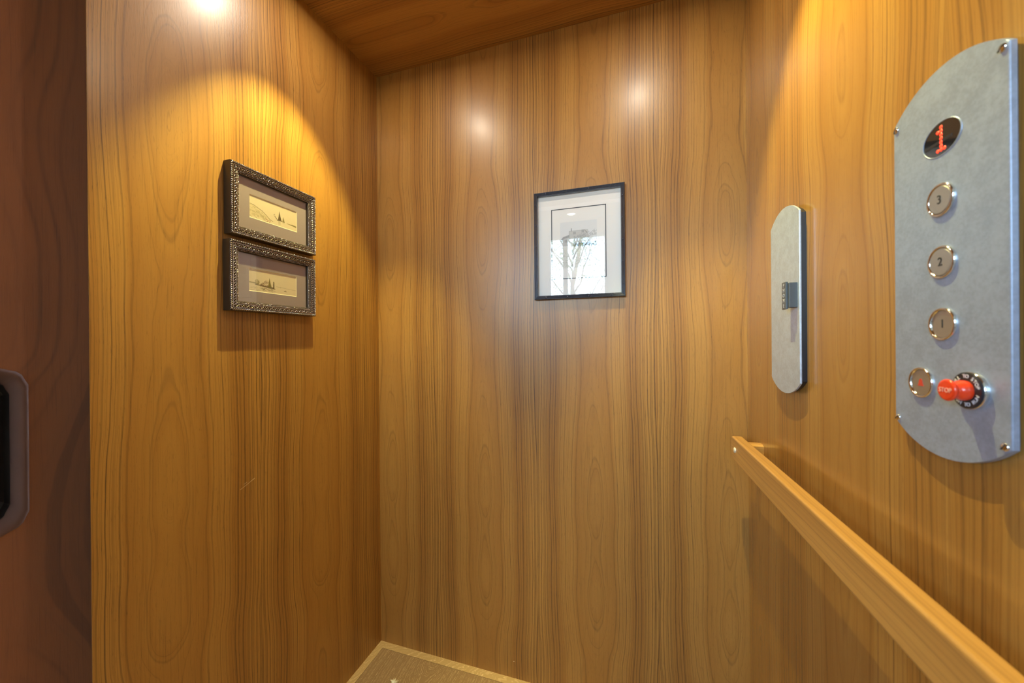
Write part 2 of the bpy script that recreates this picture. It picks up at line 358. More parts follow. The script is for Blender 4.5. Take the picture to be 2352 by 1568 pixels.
# front face: outer rectangle with a hole, bridged by a fan
ov = [bm.verts.new((x, y, 0)) for x, y in outer]; hv = [bm.verts.new((x, y, 0)) for x, y in hole]
es = [bm.edges.new((ov[i], ov[(i+1) % 4])) for i in range(4)] + [bm.edges.new((hv[i], hv[(i+1) % len(hv)])) for i in range(len(hv))]
bmesh.ops.triangle_fill(bm, use_beauty=True, edges=es, normal=(0, 0, 1))
for f in bm.faces:
    if f.normal.z < 0: f.normal_flip()
bk = [bm.verts.new((x, y, -0.045)) for x, y in outer]
for i in range(4): bm.faces.new((ov[(i+1) % 4], ov[i], bk[i], bk[(i+1) % 4]))
leaf = mesh_obj('door_leaf', bm, wood_door, door); uv_planar(leaf, 0, 1)
for lp in leaf.data.uv_layers[0].data: lp.uv = (-lp.uv[0], lp.uv[1])
# flush pull: moulded rim and black cup
bm = bmesh.new()
cx, cy = (HX0+HX1)/2, (HY0+HY1)/2
def off(pts, d):
    out = []
    for x, y in pts:
        out.append((x - d*(1 if x > cx else -1)*min(1, abs(x-cx)/((HX1-HX0)/2-0.03)), y - d*(1 if y > cy else -1)*min(1, abs(y-cy)/((HY1-HY0)/2-0.03))))
    return out
prof = [(-0.0015, 0.0), (-0.001, 0.002), (0.002, 0.0032), (0.006, 0.0022), (0.010, -0.002), (0.0135, -0.010), (0.0145, -0.014)]
rows = [[bm.verts.new((x, y, z)) for x, y in off(hole, d)] for d, z in prof]
n = len(hole)
for A, C in zip(rows, rows[1:]):
    for i in range(n): bm.faces.new((A[i], A[(i+1) % n], C[(i+1) % n], C[i]))
bmesh.ops.recalc_face_normals(bm, faces=bm.faces)
pull = mesh_obj('flush_pull', bm, cup_brown, door, smooth=True); tag(pull, 'brown moulded rim of the recessed pull')
bm = bmesh.new()
rows = [[bm.verts.new((x, y, z)) for x, y in off(hole, d)] for d, z in ((0.0143, -0.013), (0.016, -0.030), (0.020, -0.036))]
for A, C in zip(rows, rows[1:]):
    for i in range(n): bm.faces.new((A[(i+1) % n], A[i], C[i], C[(i+1) % n]))
bm.faces.new(rows[-1])
bmesh.ops.recalc_face_normals(bm, faces=bm.faces)
mesh_obj('cup', bm, cup_black, pull)

# ------------------------------------------------------------------ the hall behind the camera (seen in the picture glass, source of the daylight)
HX0h, HX1h, HH = -2.0, 2.6, 2.76
for a_, b_ in ((HX0h, WIN_ADDED[0]), (WIN_ADDED[1], WIN[0]), (WIN[1], HX1h)):
    slab('wall_hall_window', a_, b_, HALL_Y-0.12, HALL_Y, -0.06, HH, white_wall)
for wq in (WIN, WIN_ADDED):
    slab('wall_hall_window', wq[0], wq[1], HALL_Y-0.12, HALL_Y, wq[3], HH, white_wall)
    slab('wall_hall_window', wq[0], wq[1], HALL_Y-0.12, HALL_Y, -0.06, wq[2], white_wall)
slab('wall_hall_left', HX0h-0.1, HX0h, HALL_Y-0.12, -D-0.06, -0.06, HH, white_wall, su=1)
slab('wall_hall_right', HX1h, HX1h+0.1, HALL_Y-0.12, -D-0.06, -0.06, HH, white_wall, su=1)
slab('wall_hall_front', HX0h-0.1, -0.10, -D-0.16, -D-0.04, -0.06, HH, white_wall)
slab('wall_hall_front', W+0.02, HX1h+0.1, -D-0.16, -D-0.04, -0.06, HH, white_wall)
slab('wall_hall_front', -0.10, W+0.02, -D-0.16, -D-0.04, H-0.02, HH, white_wall)
slab('ceiling_hall', HX0h-0.1, HX1h+0.1, HALL_Y-0.12, -D-0.04, HH, HH+0.1, white_wall)
slab('floor_hall', HX0h-0.1, HX1h+0.1, HALL_Y-0.12, -D-0.02, -0.12, -0.005, hall_floor_m, su=0, sv=1)
slab('wall_side_entrance', -0.40, -0.20, -D-0.04, 0.02, -0.06, H+0.03, black_gap)
for nm_, (x0, x1, z0, z1), ml in (('window_1', WIN, (0.06,)), ('window_added', WIN_ADDED, (-1.15,))):
    win = bpy.data.objects.new(nm_, None); COL.objects.link(win); win['kind'] = 'structure'
    bm = bmesh.new(); yy0, yy1 = HALL_Y-0.09, HALL_Y-0.03; e = 0.035
    for q in [(x0, x0+0.02, z0, z1), (x1-0.02, x1, z0, z1), (x0, x1, z1-0.05, z1), (x0, x1, z0, z0+e)] + [(mx, mx+0.06, z0, z1) for mx in ml]:
        box(bm, q[0], q[1], yy0, yy1, q[2], q[3], 0.004, 1)
    mesh_obj('window_frame', bm, white_trim, win)
    for a, c in ((x0+0.02, ml[0]), (ml[0]+0.06, x1-0.02)):
        bm = bmesh.new(); box(bm, a, c, HALL_Y-0.067, HALL_Y-0.063, z0+e, z1-0.05); mesh_obj('pane', bm, glass, win)

hl = bpy.data.objects.new('hall_ceiling_light', None); COL.objects.link(hl); hl.location = (0.215, -3.57, HH)
tag(hl, 'round white hall ceiling lamp mirrored in the glass of the pale framed print', 'ceiling light')
bm = bmesh.new(); lathe(bm, [(0.052, 0.0), (0.066, -0.001), (0.068, -0.005), (0.052, -0.008), (0.052, 0.0)], 32); mesh_obj('trim_ring', bm, white_trim, hl)
bm = bmesh.new(); lathe(bm, [(0.052, -0.003), (0, -0.004)], 32); mesh_obj('lens', bm, lens_hall, hl)

# garden tree outside the hall window
random.seed(5)
tree = bpy.data.objects.new('tree', None); COL.objects.link(tree); tree.location = (-0.32, -8.2, -0.1)
tag(tree, 'leafy tree outside the hall window, mirrored in the print glass', 'tree')
def tube(bm, pts, rad, seg=7):
    rings = []
    for i, p in enumerate(pts):
        d = (pts[min(i+1, len(pts)-1)] - pts[max(i-1, 0)]).normalized()
        a = d.cross(Vector((0.3, 1, 0.1))).normalized(); b_ = d.cross(a)
        rings.append([bm.verts.new(p + rad[i]*(a*math.cos(2*math.pi*k/seg) + b_*math.sin(2*math.pi*k/seg))) for k in range(seg)])
    for A, C in zip(rings, rings[1:]):
        for k in range(seg): bm.faces.new((A[k], A[(k+1) % seg], C[(k+1) % seg], C[k]))
bm = bmesh.new()
tube(bm, [Vector((-0.15, 0, 0)), Vector((-0.1, 0, 1.6)), Vector((-0.12, 0, 2.6)), Vector((0.05, 0.05, 3.4)), Vector((0.2, 0, 4.6))], [0.085, 0.07, 0.055, 0.045, 0.02])
tips = []
for k in range(16):
    z = 1.5 + 0.18*k; a = k*2.4; p = Vector((-0.1, 0, z)); d = Vector((math.cos(a)*0.75, math.sin(a)*0.5, 0.7)).normalized()
    pts = [p]; 
    for j in range(5):
        d = (d + Vector((random.uniform(-.4, .4), random.uniform(-.3, .3), random.uniform(-.25, .3)))).normalized(); pts.append(pts[-1]+d*0.38); tips.append(pts[-1].copy())
    tube(bm, pts, [0.028, 0.02, 0.015, 0.011, 0.007, 0.004], 5)
mesh_obj('trunk', bm, bark, tree)
bm = bmesh.new()
for _ in range(5200):
    c = random.choice(tips) + Vector((random.gauss(0, .26), random.gauss(0, .26), random.gauss(0, .22)))
    a = Vector((random.gauss(0, 1), random.gauss(0, 1), random.gauss(0, 1))).normalized(); b_ = a.orthogonal().normalized(); s = random.uniform(.018, .04)
    bm.faces.new([bm.verts.new(q) for q in (c-a*s, c+b_*s*.45, c+a*s, c-b_*s*.45)])
o = mesh_obj('foliage', bm, leaf_m, tree); o['kind'] = 'stuff'
slab('ground_garden', -9, 9, -16, HALL_Y-0.12, -0.2, -0.1, grass_m, su=0, sv=1)

# ------------------------------------------------------------------ downlights in the cab ceiling
NAMES = ['above the two small sketches', 'above the phone plate']
for (lx, lv), nm in zip(LAMPS, NAMES):
    t = bpy.data.objects.new('downlight', None); COL.objects.link(t); t.location = (lx, -lv, H)
    tag(t, 'small round warm downlight in the wooden ceiling ' + nm, 'ceiling light', 'downlights in the wooden ceiling')
    bm = bmesh.new(); lathe(bm, [(0.0165, 0.0), (0.036, 0.0), (0.036, -0.002), (0.033, -0.0035), (0.020, -0.002), (0.0165, 0.0)], 32); mesh_obj('trim_ring', bm, chrome, t, smooth=False)
    bm = bmesh.new(); lathe(bm, [(0.0165, -0.0008), (0, -0.0009)], 24); mesh_obj('lens', bm, lens_m, t)

# ------------------------------------------------------------------ handrail on the right wall
hr = wall_empty('handrail', 'right', 0, 0)
tag(hr, 'flat varnished wooden handrail running along the right wall below the steel plates', 'handrail')
RZ0, RZ1, RT, RO = 0.8178, 0.8763, 0.0248, 0.059
c = 0.010
side = [(0.066+0.0, RZ0+0.016), (0.066, RZ1-0.010), (0.070, RZ1-0.003), (0.078, RZ1), (1.46, RZ1), (1.46, RZ0), (0.092, RZ0), (0.080, RZ0+0.004)]
bm = bmesh.new(); prism(bm, side, RO-RT, RO)
bmesh.ops.recalc_face_normals(bm, faces=bm.faces)
es = [e for e in bm.edges if abs(e.verts[0].co.z-e.verts[1].co.z) < 1e-6]
bmesh.ops.bevel(bm, geom=es, offset=0.0035, segments=3, profile=0.5, affect='EDGES')
rail = mesh_obj('rail', bm, wood_rail, hr)
me = rail.data; uvl = me.uv_layers.new(name='UVMap')
for p in me.polygons:
    for li in p.loop_indices:
        co = me.vertices[me.loops[li].vertex_index].co; uvl.data[li].uv = (co.y + co.z*0.9 - 0.75, co.x)
for bx in (0.111, 1.38):
    bm = bmesh.new(); prism(bm, [(bx-0.012, 0.838), (bx+0.012, 0.838), (bx+0.012, 0.864), (bx+0.006, 0.868), (bx-0.012, 0.868)], 0.0, RO-RT+0.001, 0.0)
    bmesh.ops.recalc_face_normals(bm, faces=bm.faces)
    o = mesh_obj('wall_bracket', bm, wood_rail, hr); uv_planar(o, 1, 2)
    bm = bmesh.new(); lathe(bm, [(0.0072, RO-0.0005), (0.0072, RO+0.0010), (0.0060, RO+0.0026), (0.003, RO+0.0036), (0, RO+0.0038)], 24, bx-0.003, 0.8475); mesh_obj('screw_cap', bm, brass, hr, smooth=True)

# ------------------------------------------------------------------ push-button panel
def capsule(w, hs, rise, n=28):
    """straight sides, shallow arc top and bottom: half width w/2, straight half height hs, arc rise"""
    pts = []
    a = w/2; R = (a*a + rise*rise)/(2*rise); th = math.asin(a/R)
    for i in range(n+1):
        t = th - 2*th*i/n; pts.append((R*math.sin(t), hs + rise - R + R*math.cos(t)))
    for i in range(n+1):
        t = -th + 2*th*i/n; pts.append((R*math.sin(t), -(hs + rise - R + R*math.cos(t))))
    return pts[::-1]
PX, PY, PT = 0.676, 1.2075, 0.008
cp = wall_empty('control_panel', 'right', PX, PY)
tag(cp, 'large satin steel lift control panel with round floor buttons and red stop knob', 'control panel')
bm = bmesh.new(); prism(bm, capsule(0.1415, 0.1735, 0.0275), 0.003, PT, 0.0011); bmesh.ops.recalc_face_normals(bm, faces=bm.faces)
# display opening is a dark glass let in proud of the plate's inner face
o = mesh_obj('face_plate', bm, steel, cp)
bm = bmesh.new(); prism(bm, capsule(0.1345, 0.170, 0.0270), 0.0, 0.003); bmesh.ops.recalc_face_normals(bm, faces=bm.faces)
mesh_obj('back_box', bm, black_pl, cp)
def screw_bm(x, y, z, r=0.0036, ang=0.5):
    bm = bmesh.new(); lathe(bm, [(r, z), (r, z+0.0007), (r*0.75, z+0.0017), (0, z+0.0021)], 20, x, y)
    return bm
for sx, sy, ang in ((0.0655, 0.171, 0.6), (-0.0655, 0.171, 1.0), (-0.0655, -0.172, 0.7), (0.0655, -0.172, 0.9)):
    s = mesh_obj('screw', screw_bm(sx, sy, PT), chrome, cp, smooth=True)
    bm = bmesh.new(); ca, sa = math.cos(ang), math.sin(ang)
    M = Matrix.Translation((sx, sy, PT+0.0021)) @ Matrix.Rotation(ang, 4, 'Z')
    vs = box(bm, -0.0034, 0.0034, -0.0004, 0.0004, -0.0006, 0.0001); bmesh.ops.transform(bm, matrix=M, verts=bm.verts); mesh_obj('slot', bm, ink, s)
# display
dy = 0.1275
bm = bmesh.new(); lathe(bm, [(0.0, PT+0.0002), (0.0236, PT+0.0002)], 48, 0, dy, 1.0, 0.71); dsp = mesh_obj('display_window', bm, smoke_glass, cp); tag(dsp, 'dark oval glass showing a red dotted 1')
bm = bmesh.new(); lathe(bm, [(0.0235, PT-0.0003), (0.0238, PT+0.0007), (0.0246, PT+0.0006), (0.0250, PT-0.0003)], 48, 0, dy, 1.0, 0.715); mesh_obj('opening_lip', bm, steel, dsp, smooth=True)
bm = bmesh.new(); box(bm, -0.021, 0.0135, dy-0.0045, dy-0.0012, PT+0.0001, PT+0.0004); mesh_obj('circuit_bar', bm, black_pl, dsp)
P = 0.00385
dots = [(0, r) for r in range(7)] + [(-1, 1), (-1, 6), (1, 6)]
for cxn, r in dots:
    bm = bmesh.new(); lathe(bm, [(0.0019, PT+0.0003), (0.0014, PT+0.0008), (0, PT+0.0010)], 12, 0.0000+cxn*0.0042, dy+0.0125-r*P-0.0008); mesh_obj('led_dot', bm, led, dsp)
def button(x, y, txt, tmat, proud=0.0022):
    bm = bmesh.new(); lathe(bm, [(0.0169, PT), (0.0169, PT+0.0016), (0.0162, PT+0.0026), (0.0152, PT+0.0026), (0.0145, PT+0.0016), (0.0140, PT+0.0006)], 48, x, y)
    b = mesh_obj('button', bm, chrome, cp, smooth=True)
    bm = bmesh.new(); lathe(bm, [(0.0140, PT+0.0002), (0.0139, PT+proud-0.0004), (0.0134, PT+proud), (0, PT+proud)], 48, x, y); mesh_obj('cap', bm, cap_steel, b)
    if txt:
        bm = text_bm(txt, 0.0125, 0.0003); bmesh.ops.translate(bm, vec=(x, y, PT+proud+0.0002), verts=bm.verts); mesh_obj('numeral', bm, tmat, b)
    return b
tag(button(0.0, 0.0645, '3', ink), 'button engraved 3'); tag(button(0.0008, 0.0003, '2', ink), 'button engraved 2'); tag(button(0.0012, -0.0635, '1', ink, 0.0010), 'button engraved 1')
ab = button(-0.0283, -0.1267, None, red_ink, 0.0010); tag(ab, 'alarm button with a red bell')
bm = bmesh.new(); x, y, z = -0.0283, -0.1262, PT+0.0011
prism(bm, [(x-0.0042, y-0.0042), (x+0.0042, y-0.0042), (x+0.0030, y-0.0022), (x+0.0022, y+0.0018), (x+0.0008, y+0.0036), (x-0.0008, y+0.0036), (x-0.0022, y+0.0018), (x-0.0030, y-0.0022)], z, z+0.0003)
bmesh.ops.recalc_face_normals(bm, faces=bm.faces); mesh_obj('bell_mark', bm, red_ink, ab)
# stop knob
kx, ky = 0.0340, -0.1275
bm = bmesh.new(); lathe(bm, [(0.0178, PT), (0.0177, PT+0.0025), (0.0173, PT+0.0034), (0.0168, PT+0.0036)], 48, kx, ky); kb = mesh_obj('stop_knob', bm, chrome, cp, smooth=True); tag(kb, 'red mushroom stop knob in a black lettered ring')
bm = bmesh.new(); lathe(bm, [(0.0173, PT+0.0030), (0.0172, PT+0.0044), (0.0164, PT+0.0050), (0, PT+0.0050)], 48, kx, ky); mesh_obj('legend_ring', bm, black_pl, kb)
bm = bmesh.new(); lathe(bm, [(0.0090, PT+0.004), (0.0097, PT+0.0070), (0.0095, PT+0.0095), (0.0083, PT+0.0122), (0.0074, PT+0.0138), (0.0078, PT+0.0152), (0.0092, PT+0.0162), (0.0103, PT+0.0172), (0.0104, PT+0.0186), (0.0096, PT+0.0196), (0.0080, PT+0.0198), (0, PT+0.0196)], 48, kx, ky); mesh_obj('mushroom', bm, red, kb, smooth=True)
bm = text_bm('STOP', 0.0062, 0.0003); bmesh.ops.translate(bm, vec=(kx, ky-0.0002, PT+0.0200), verts=bm.verts); mesh_obj('stop_lettering', bm, pinkish, kb)
def ring_text(s, r, a_mid, step, size, top=True):
    bm = bmesh.new(); n_ = len(s)
    for i, ch in enumerate(s):
        if ch == ' ': continue
        t = i-(n_-1)/2
        a = a_mid - t*step if top else a_mid + t*step
        rot = a-math.pi/2 if top else a+math.pi/2
        tb = text_bm(ch, size, 0.0003)
        M = Matrix.Translation((kx+r*math.cos(a), ky+r*math.sin(a), PT+0.0052)) @ Matrix.Rotation(rot, 4, 'Z')
        me_ = bpy.data.meshes.new('tmp'); bmesh.ops.transform(tb, matrix=M, verts=tb.verts); tb.to_mesh(me_); tb.free(); bm.from_mesh(me_); bpy.data.meshes.remove(me_)
    return bm
mesh_obj('ring_lettering', ring_text('PULL TO STOP', 0.0134, math.pi/2, 0.235, 0.0050), white_ink, kb)
mesh_obj('ring_lettering', ring_text('PUSH TO RUN', 0.0134, -math.pi/2, 0.235, 0.0050, False), white_ink, kb)

# ------------------------------------------------------------------ phone cover plate
FX, FY, FT = 0.2895, 1.2080, 0.013
ph = wall_empty('phone_cover', 'right', FX, FY)
tag(ph, 'narrow round-ended steel phone cover plate with a black pull, on the right wall', 'cover plate')
bm = bmesh.new(); prism(bm, capsule(0.1415, 0.1610, 0.0265), FT-0.003, FT, 0.0008); bmesh.ops.recalc_face_normals(bm, faces=bm.faces); mesh_obj('face_plate', bm, steel_bright, ph)
bm = bmesh.new(); prism(bm, capsule(0.132, 0.158, 0.0255), 0.0, FT-0.003); bmesh.ops.recalc_face_normals(bm, faces=bm.faces); mesh_obj('back_box', bm, black_pl, ph)
hx = 0.338-FX; hy = 1.213-FY
bm = bmesh.new(); box(bm, hx-0.004, hx+0.014, hy-0.0235, hy+0.0235, FT, FT+0.013, 0.0008)
pl = mesh_obj('pull', bm, grey_pl, ph); tag(pl, 'dark grey plastic pull tab')
bm = bmesh.new(); box(bm, hx-0.012, hx+0.007, hy-0.0262, hy+0.0262, FT+0.0125, FT+0.0165, 0.0010); tab = mesh_obj('pull_plate', bm, grey_pl, pl)
bm = bmesh.new()
for i, ch in enumerate('PHONE'):
    tb = text_bm(ch, 0.0105, 0.0004); bmesh.ops.translate(tb, vec=(hx-0.0025, hy+0.0195-i*0.00975, FT+0.0167), verts=tb.verts)
    me_ = bpy.data.meshes.new('tmp'); tb.to_mesh(me_); tb.free(); bm.from_mesh(me_); bpy.data.meshes.remove(me_)
mesh_obj('lettering', bm, simple('grey_lettering', (0.55, 0.55, 0.58), 0.4), pl)

# ------------------------------------------------------------------ framed pictures
def canvas(nx, ny, base):
    return np.tile(np.array(base, float), (ny, nx, 1))
def blend(c, mask, col, a=1.0):
    k = (np.clip(mask, 0, 1)*a)[..., None]; c[:] = c*(1-k) + np.array(col)*k
def art_mesh(name, c, x0, x1, y0, y1, z, parent):
    ny, nx, _ = c.shape
    xs = np.linspace(x0, x1, nx); ys = np.linspace(y0, y1, ny)
    co = np.zeros((ny*nx, 3)); co[:, 0] = np.tile(xs, ny); co[:, 1] = np.repeat(ys, nx); co[:, 2] = z
    i = np.arange(nx-1)[None, :] + nx*np.arange(ny-1)[:, None]; i = i.ravel()
    me = bpy.data.meshes.new(name); me.from_pydata(co.tolist(), [], np.stack([i, i+1, i+1+nx, i+nx], 1).tolist())
    at = me.color_attributes.new('print', 'FLOAT_COLOR', 'POINT')
    rgba = np.ones((ny*nx, 4), np.float32); rgba[:, :3] = np.clip(c.reshape(-1, 3), 0, 1)
    at.data.foreach_set('color', rgba.ravel()); me.materials.append(print_mat)
    o = bpy.data.objects.new(name, me); COL.objects.link(o); o.parent = parent; return o
def seg(X, Y, ax, ay, bx, by, w, sx=1.0):
    """soft stroke mask; coordinates in picture units (width = sx, height = 1)"""
    dx, dy = bx-ax, by-ay; t = np.clip(((X-ax)*dx + (Y-ay)*dy)/(dx*dx+dy*dy+1e-12), 0, 1)
    d = np.hypot(X-ax-t*dx, Y-ay-t*dy); return np.clip(1.5-d/w, 0, 1)
def poly(X, Y, pts):
    inside = np.zeros(X.shape, bool); n_ = len(pts)
    for k in range(n_):
        x1, y1 = pts[k]; x2, y2 = pts[(k+1) % n_]
        cnd = ((y1 > Y) != (y2 > Y)) & (X < (x2-x1)*(Y-y1)/((y2-y1)+1e-12)+x1); inside ^= cnd
    return inside.astype(float)
SEP = (0.09, 0.055, 0.02); OL = (0.20, 0.165, 0.05)
def art_sails(kind):
    nx, ny = 230, 96; asp = 2.39; c = canvas(nx, ny, (0.76, 0.66, 0.50)); rng = np.random.default_rng(kind)
    X, Y = np.meshgrid(np.linspace(0, asp, nx), np.linspace(0, 1, ny))
    c *= (1 + 0.03*rng.standard_normal((ny, nx, 1))); blend(c, np.clip((X-1.2)/1.4, 0, 1), (0.76, 0.60, 0.40), 0.35)
    if kind == 1:
        hill = poly(X, Y, [(0, 0.98*.62), (.25, .60), (.5, .50), (.75, .38), (1.0, .20), (.9, .17), (.6, .15), (0, .08)])
        blend(c, hill, (0.60, 0.50, 0.25), 0.35)
        for a, b_ in zip([(0, .62), (.2, .60), (.35, .55), (.6, .46), (.78, .34), (.93, .22)], [(.2, .60), (.35, .55), (.6, .46), (.78, .34), (.93, .22), (1.12, .14)]): blend(c, seg(X, Y, *a, *b_, .012), SEP, .75)
        for _ in range(130):
            x = rng.uniform(0, .75); y = rng.uniform(.08, .60-.45*max(0, x-.1)); L = rng.uniform(.02, .07)
            blend(c, seg(X, Y, x, y, x+L, y-L*rng.uniform(.2, .9), .006), OL, .5)
        for _ in range(26): x = rng.uniform(.72, .98); y = rng.uniform(.02, .16); blend(c, seg(X, Y, x, y, x+.03, y+.004, .009), (0.28, .11, .05), .7)
        blend(c, poly(X, Y, [(1.38, .30), (1.46, .74), (1.50, .52), (1.56, .31)]), SEP, .95)
        blend(c, poly(X, Y, [(1.61, .28), (1.65, .52), (1.69, .42), (1.73, .28)]), OL, .9)
        blend(c, seg(X, Y, 1.22, .42, 1.36, .28, .016), SEP, .9); blend(c, seg(X, Y, 1.34, .28, 1.58, .30, .018), SEP, .9); blend(c, seg(X, Y, 1.56, .28, 1.72, .27, .012), OL, .9)
        blend(c, seg(X, Y, 1.18, .47, 1.20, .50, .02), SEP, .6)
        for k in range(6): blend(c, seg(X, Y, 1.40, .24-.03*k, 1.50, .24-.03*k, .010), SEP, .45-.05*k)
        blend(c, seg(X, Y, 1.62, .23, 1.70, .21, .010), OL, .4)
        blend(c, seg(X, Y, 1.86, .27, 2.39, .24, .012), OL, .85); blend(c, poly(X, Y, [(1.9, .26), (2.15, .30), (2.39, .28), (2.39, .20), (2.1, .24)]), OL, .8)
    else:
        blend(c, seg(X, Y, 0, .40, .45, .38, .025), OL, .75); blend(c, seg(X, Y, .3, .33, 1.15, .27, .022), SEP, .85)
        for _ in range(60):
            x = rng.uniform(.28, .48); y = rng.uniform(.38, .58-abs(x-.36)); blend(c, seg(X, Y, x, y, x+.02, y+.02, .010), OL, .35)
        for _ in range(150):
            x = rng.uniform(.52, 1.0); top = .34 + .26*(1-abs(x-.80)/.3); y = rng.uniform(.28, max(.3, top)); blend(c, seg(X, Y, x, y, x+.02, y+rng.uniform(-.03, .03), .009), (0.20, .10, .05), .6)
        blend(c, poly(X, Y, [(.90, .28), (.97, .72), (1.03, .45), (1.08, .28)]), OL, .95); blend(c, poly(X, Y, [(1.13, .24), (1.16, .58), (1.21, .56), (1.22, .24)]), SEP, .8)
        blend(c, seg(X, Y, .6, .29, 1.24, .23, .02), SEP, .8)
        for _ in range(70):
            x = rng.uniform(.0, 1.2); y = rng.uniform(.03, .24); L = rng.uniform(.03, .1); blend(c, seg(X, Y, x, y, x+L, y-L*.25*(x > .3), .006), OL, .45)
        for _ in range(30): x = rng.uniform(.55, 1.1); y = rng.uniform(.12, .24); blend(c, seg(X, Y, x, y, x+.05, y, .010), SEP, .4)
        blend(c, seg(X, Y, 1.3, .36, 2.35, .30, .008), OL, .5); blend(c, seg(X, Y, 1.5, .33, 1.56, .35, .012), OL, .6)
        blend(c, seg(X, Y, 1.72, .19, 1.84, .18, .014), SEP, .95); blend(c, seg(X, Y, 1.78, .17, 1.77, .24, .008), SEP, .9)
    return c
def frame_path(w, h, inset):
    a, b_ = w/2-inset, h/2-inset; return [(-a, -b_), (a, -b_), (a, b_), (-a, b_)]
def along(w, h, inset, step):
    """evenly spaced points round a rectangle with tangent and outward normal"""
    P_ = frame_path(w, h, inset); out = []
    for i in range(4):
        A = Vector((*P_[i], 0)); B_ = Vector((*P_[(i+1) % 4], 0)); L = (B_-A).length; t = (B_-A).normalized(); n_ = max(1, round(L/step))
        for k in range(n_): out.append((A+t*(L*(k+0.5)/n_), t, Vector((t.y, -t.x, 0))))
    return out
def moulding(bm, w, h, prof):
    """sweep an inset/height profile round a rectangle with mitred corners; closed profile"""
    rows = [[bm.verts.new((*p, z)) for p in frame_path(w, h, ins)] for ins, z in prof]
    m_ = len(rows)
    for a in range(m_):
        A, C = rows[a], rows[(a+1) % m_]
        for i in range(4): bm.faces.new((A[i], A[(i+1) % 4], C[(i+1) % 4], C[i]))
    bmesh.ops.recalc_face_normals(bm, faces=bm.faces)
def board_with_opening(bm, w, h, ow, oh, ox, oy, z0, z1):
    """flat board (w x h) with a rectangular opening"""
    xs = [-w/2, ox-ow/2, ox+ow/2, w/2]; ys = [-h/2, oy-oh/2, oy+oh/2, h/2]
    for i in range(3):
        for j in range(3):
            if i == 1 and j == 1: continue
            bm.faces.new([bm.verts.new(p) for p in ((xs[i], ys[j], z1), (xs[i+1], ys[j], z1), (xs[i+1], ys[j+1], z1), (xs[i], ys[j+1], z1))])
    bmesh.ops.remove_doubles(bm, verts=bm.verts, dist=1e-6)

def sketch(x, y, w, h, aw, ah, ay, kind, label, tilt=0.0):
    fr_ = wall_empty('framed_sketch', 'left', x, y)
    # on the left wall local X runs opposite to v
    tag(fr_, label, 'picture', 'pair of framed sail sketches on the left wall')
    dpt = 0.025
    bm = bmesh.new(); moulding(bm, w, h, [(0.0, 0.0), (0.0, dpt-0.003), (0.0015, dpt-0.002), (0.0215, dpt-0.0065), (0.0235, dpt-0.0095), (0.0235, 0.002), (0.012, 0.0)])
    mesh_obj('frame', bm, frame_side, fr_)
    bm = bmesh.new()
    for p, t, nn in along(w, h, 0.0030, 0.0044):
        d = (t*0.62 + Vector((nn.x*0.70, nn.y*0.70, 0.30))).normalized(); e_ = d.cross(Vector((0, 0, 1))).normalized()
        blob(bm, (p.x, p.y, dpt-0.0022), 0.0040, 0.0012, 0.0022, d, e_)
    mesh_obj('rope_moulding', bm, pewter, fr_, smooth=True)
    bm = bmesh.new()
    moulding(bm, w, h, [(0.0066, dpt-0.0042), (0.0066, dpt-0.0016), (0.0076, dpt-0.0016), (0.0076, dpt-0.0042)])
    moulding(bm, w, h, [(0.0148, dpt-0.006), (0.0148, dpt-0.0036), (0.0156, dpt-0.0036), (0.0156, dpt-0.006)])
    for k, (p, t, nn) in enumerate(along(w, h, 0.0112, 0.0062)):
        sg = 1 if k % 2 else -1
        for j in (-1, 1):
            d = (t*0.9 + nn*0.42*sg*j).normalized(); q = p + nn*0.0014*j + t*0.0011*j
            blob(bm, (q.x, q.y, dpt-0.0032), 0.0026, 0.0009, 0.0013, d, d.cross(Vector((0, 0, 1))).normalized())
    mesh_obj('leaf_moulding', bm, pewter, fr_, smooth=False)
    bm = bmesh.new()
    for p, t, nn in along(w, h, 0.0180, 0.0032): blob(bm, (p.x, p.y, dpt-0.0052), 0.00125, 0.00115, 0.0013, t, nn)
    for p, t, nn in along(w, h, 0.0212, 0.0036): blob(bm, (p.x, p.y, dpt-0.0066), 0.0014, 0.0009, 0.0012, (t+nn*0.35).normalized(), (nn-t*0.35).normalized())
    mesh_obj('bead_moulding', bm, pewter, fr_, smooth=True)
    iw, ih = w-0.046, h-0.046; zm = 0.0105
    bm = bmesh.new(); board_with_opening(bm, iw+0.004, ih+0.004, aw, ah, 0, ay, 0, zm); mesh_obj('mat_board', bm, mat_taupe, fr_)
    bm = bmesh.new(); b1 = 0.0014
    o1 = [(-aw/2, ay-ah/2), (aw/2, ay-ah/2), (aw/2, ay+ah/2), (-aw/2, ay+ah/2)]
    i1 = [(px+(b1 if px < 0 else -b1), py+(b1 if py < ay else -b1)) for px, py in o1]
    A = [bm.verts.new((px, py, zm)) for px, py in o1]; C = [bm.verts.new((px, py, zm-0.0016)) for px, py in i1]
    for i in range(4): bm.faces.new((A[i], A[(i+1) % 4], C[(i+1) % 4], C[i]))
    mesh_obj('mat_bevel', bm, bevel_cream, fr_)
    art_mesh('etching', art_sails(kind), -aw/2, aw/2, ay-ah/2, ay+ah/2, zm-0.0016, fr_)
    bm = bmesh.new(); box(bm, -iw/2-0.002, iw/2+0.002, -ih/2-0.002, ih/2+0.002, zm+0.0010, zm+0.0022); mesh_obj('glass', bm, glass, fr_)
    bm = bmesh.new(); box(bm, -w/2+0.004, w/2-0.004, -h/2+0.004, h/2-0.004, 0.0, 0.0015); mesh_obj('backing', bm, frame_side, fr_)
    return fr_
sketch(0.4333, 1.4725, 0.243, 0.171, 0.136, 0.0575, -0.002, 1, 'upper of the two small rope-edged frames, sketch of one tall dark sail off a hillside')
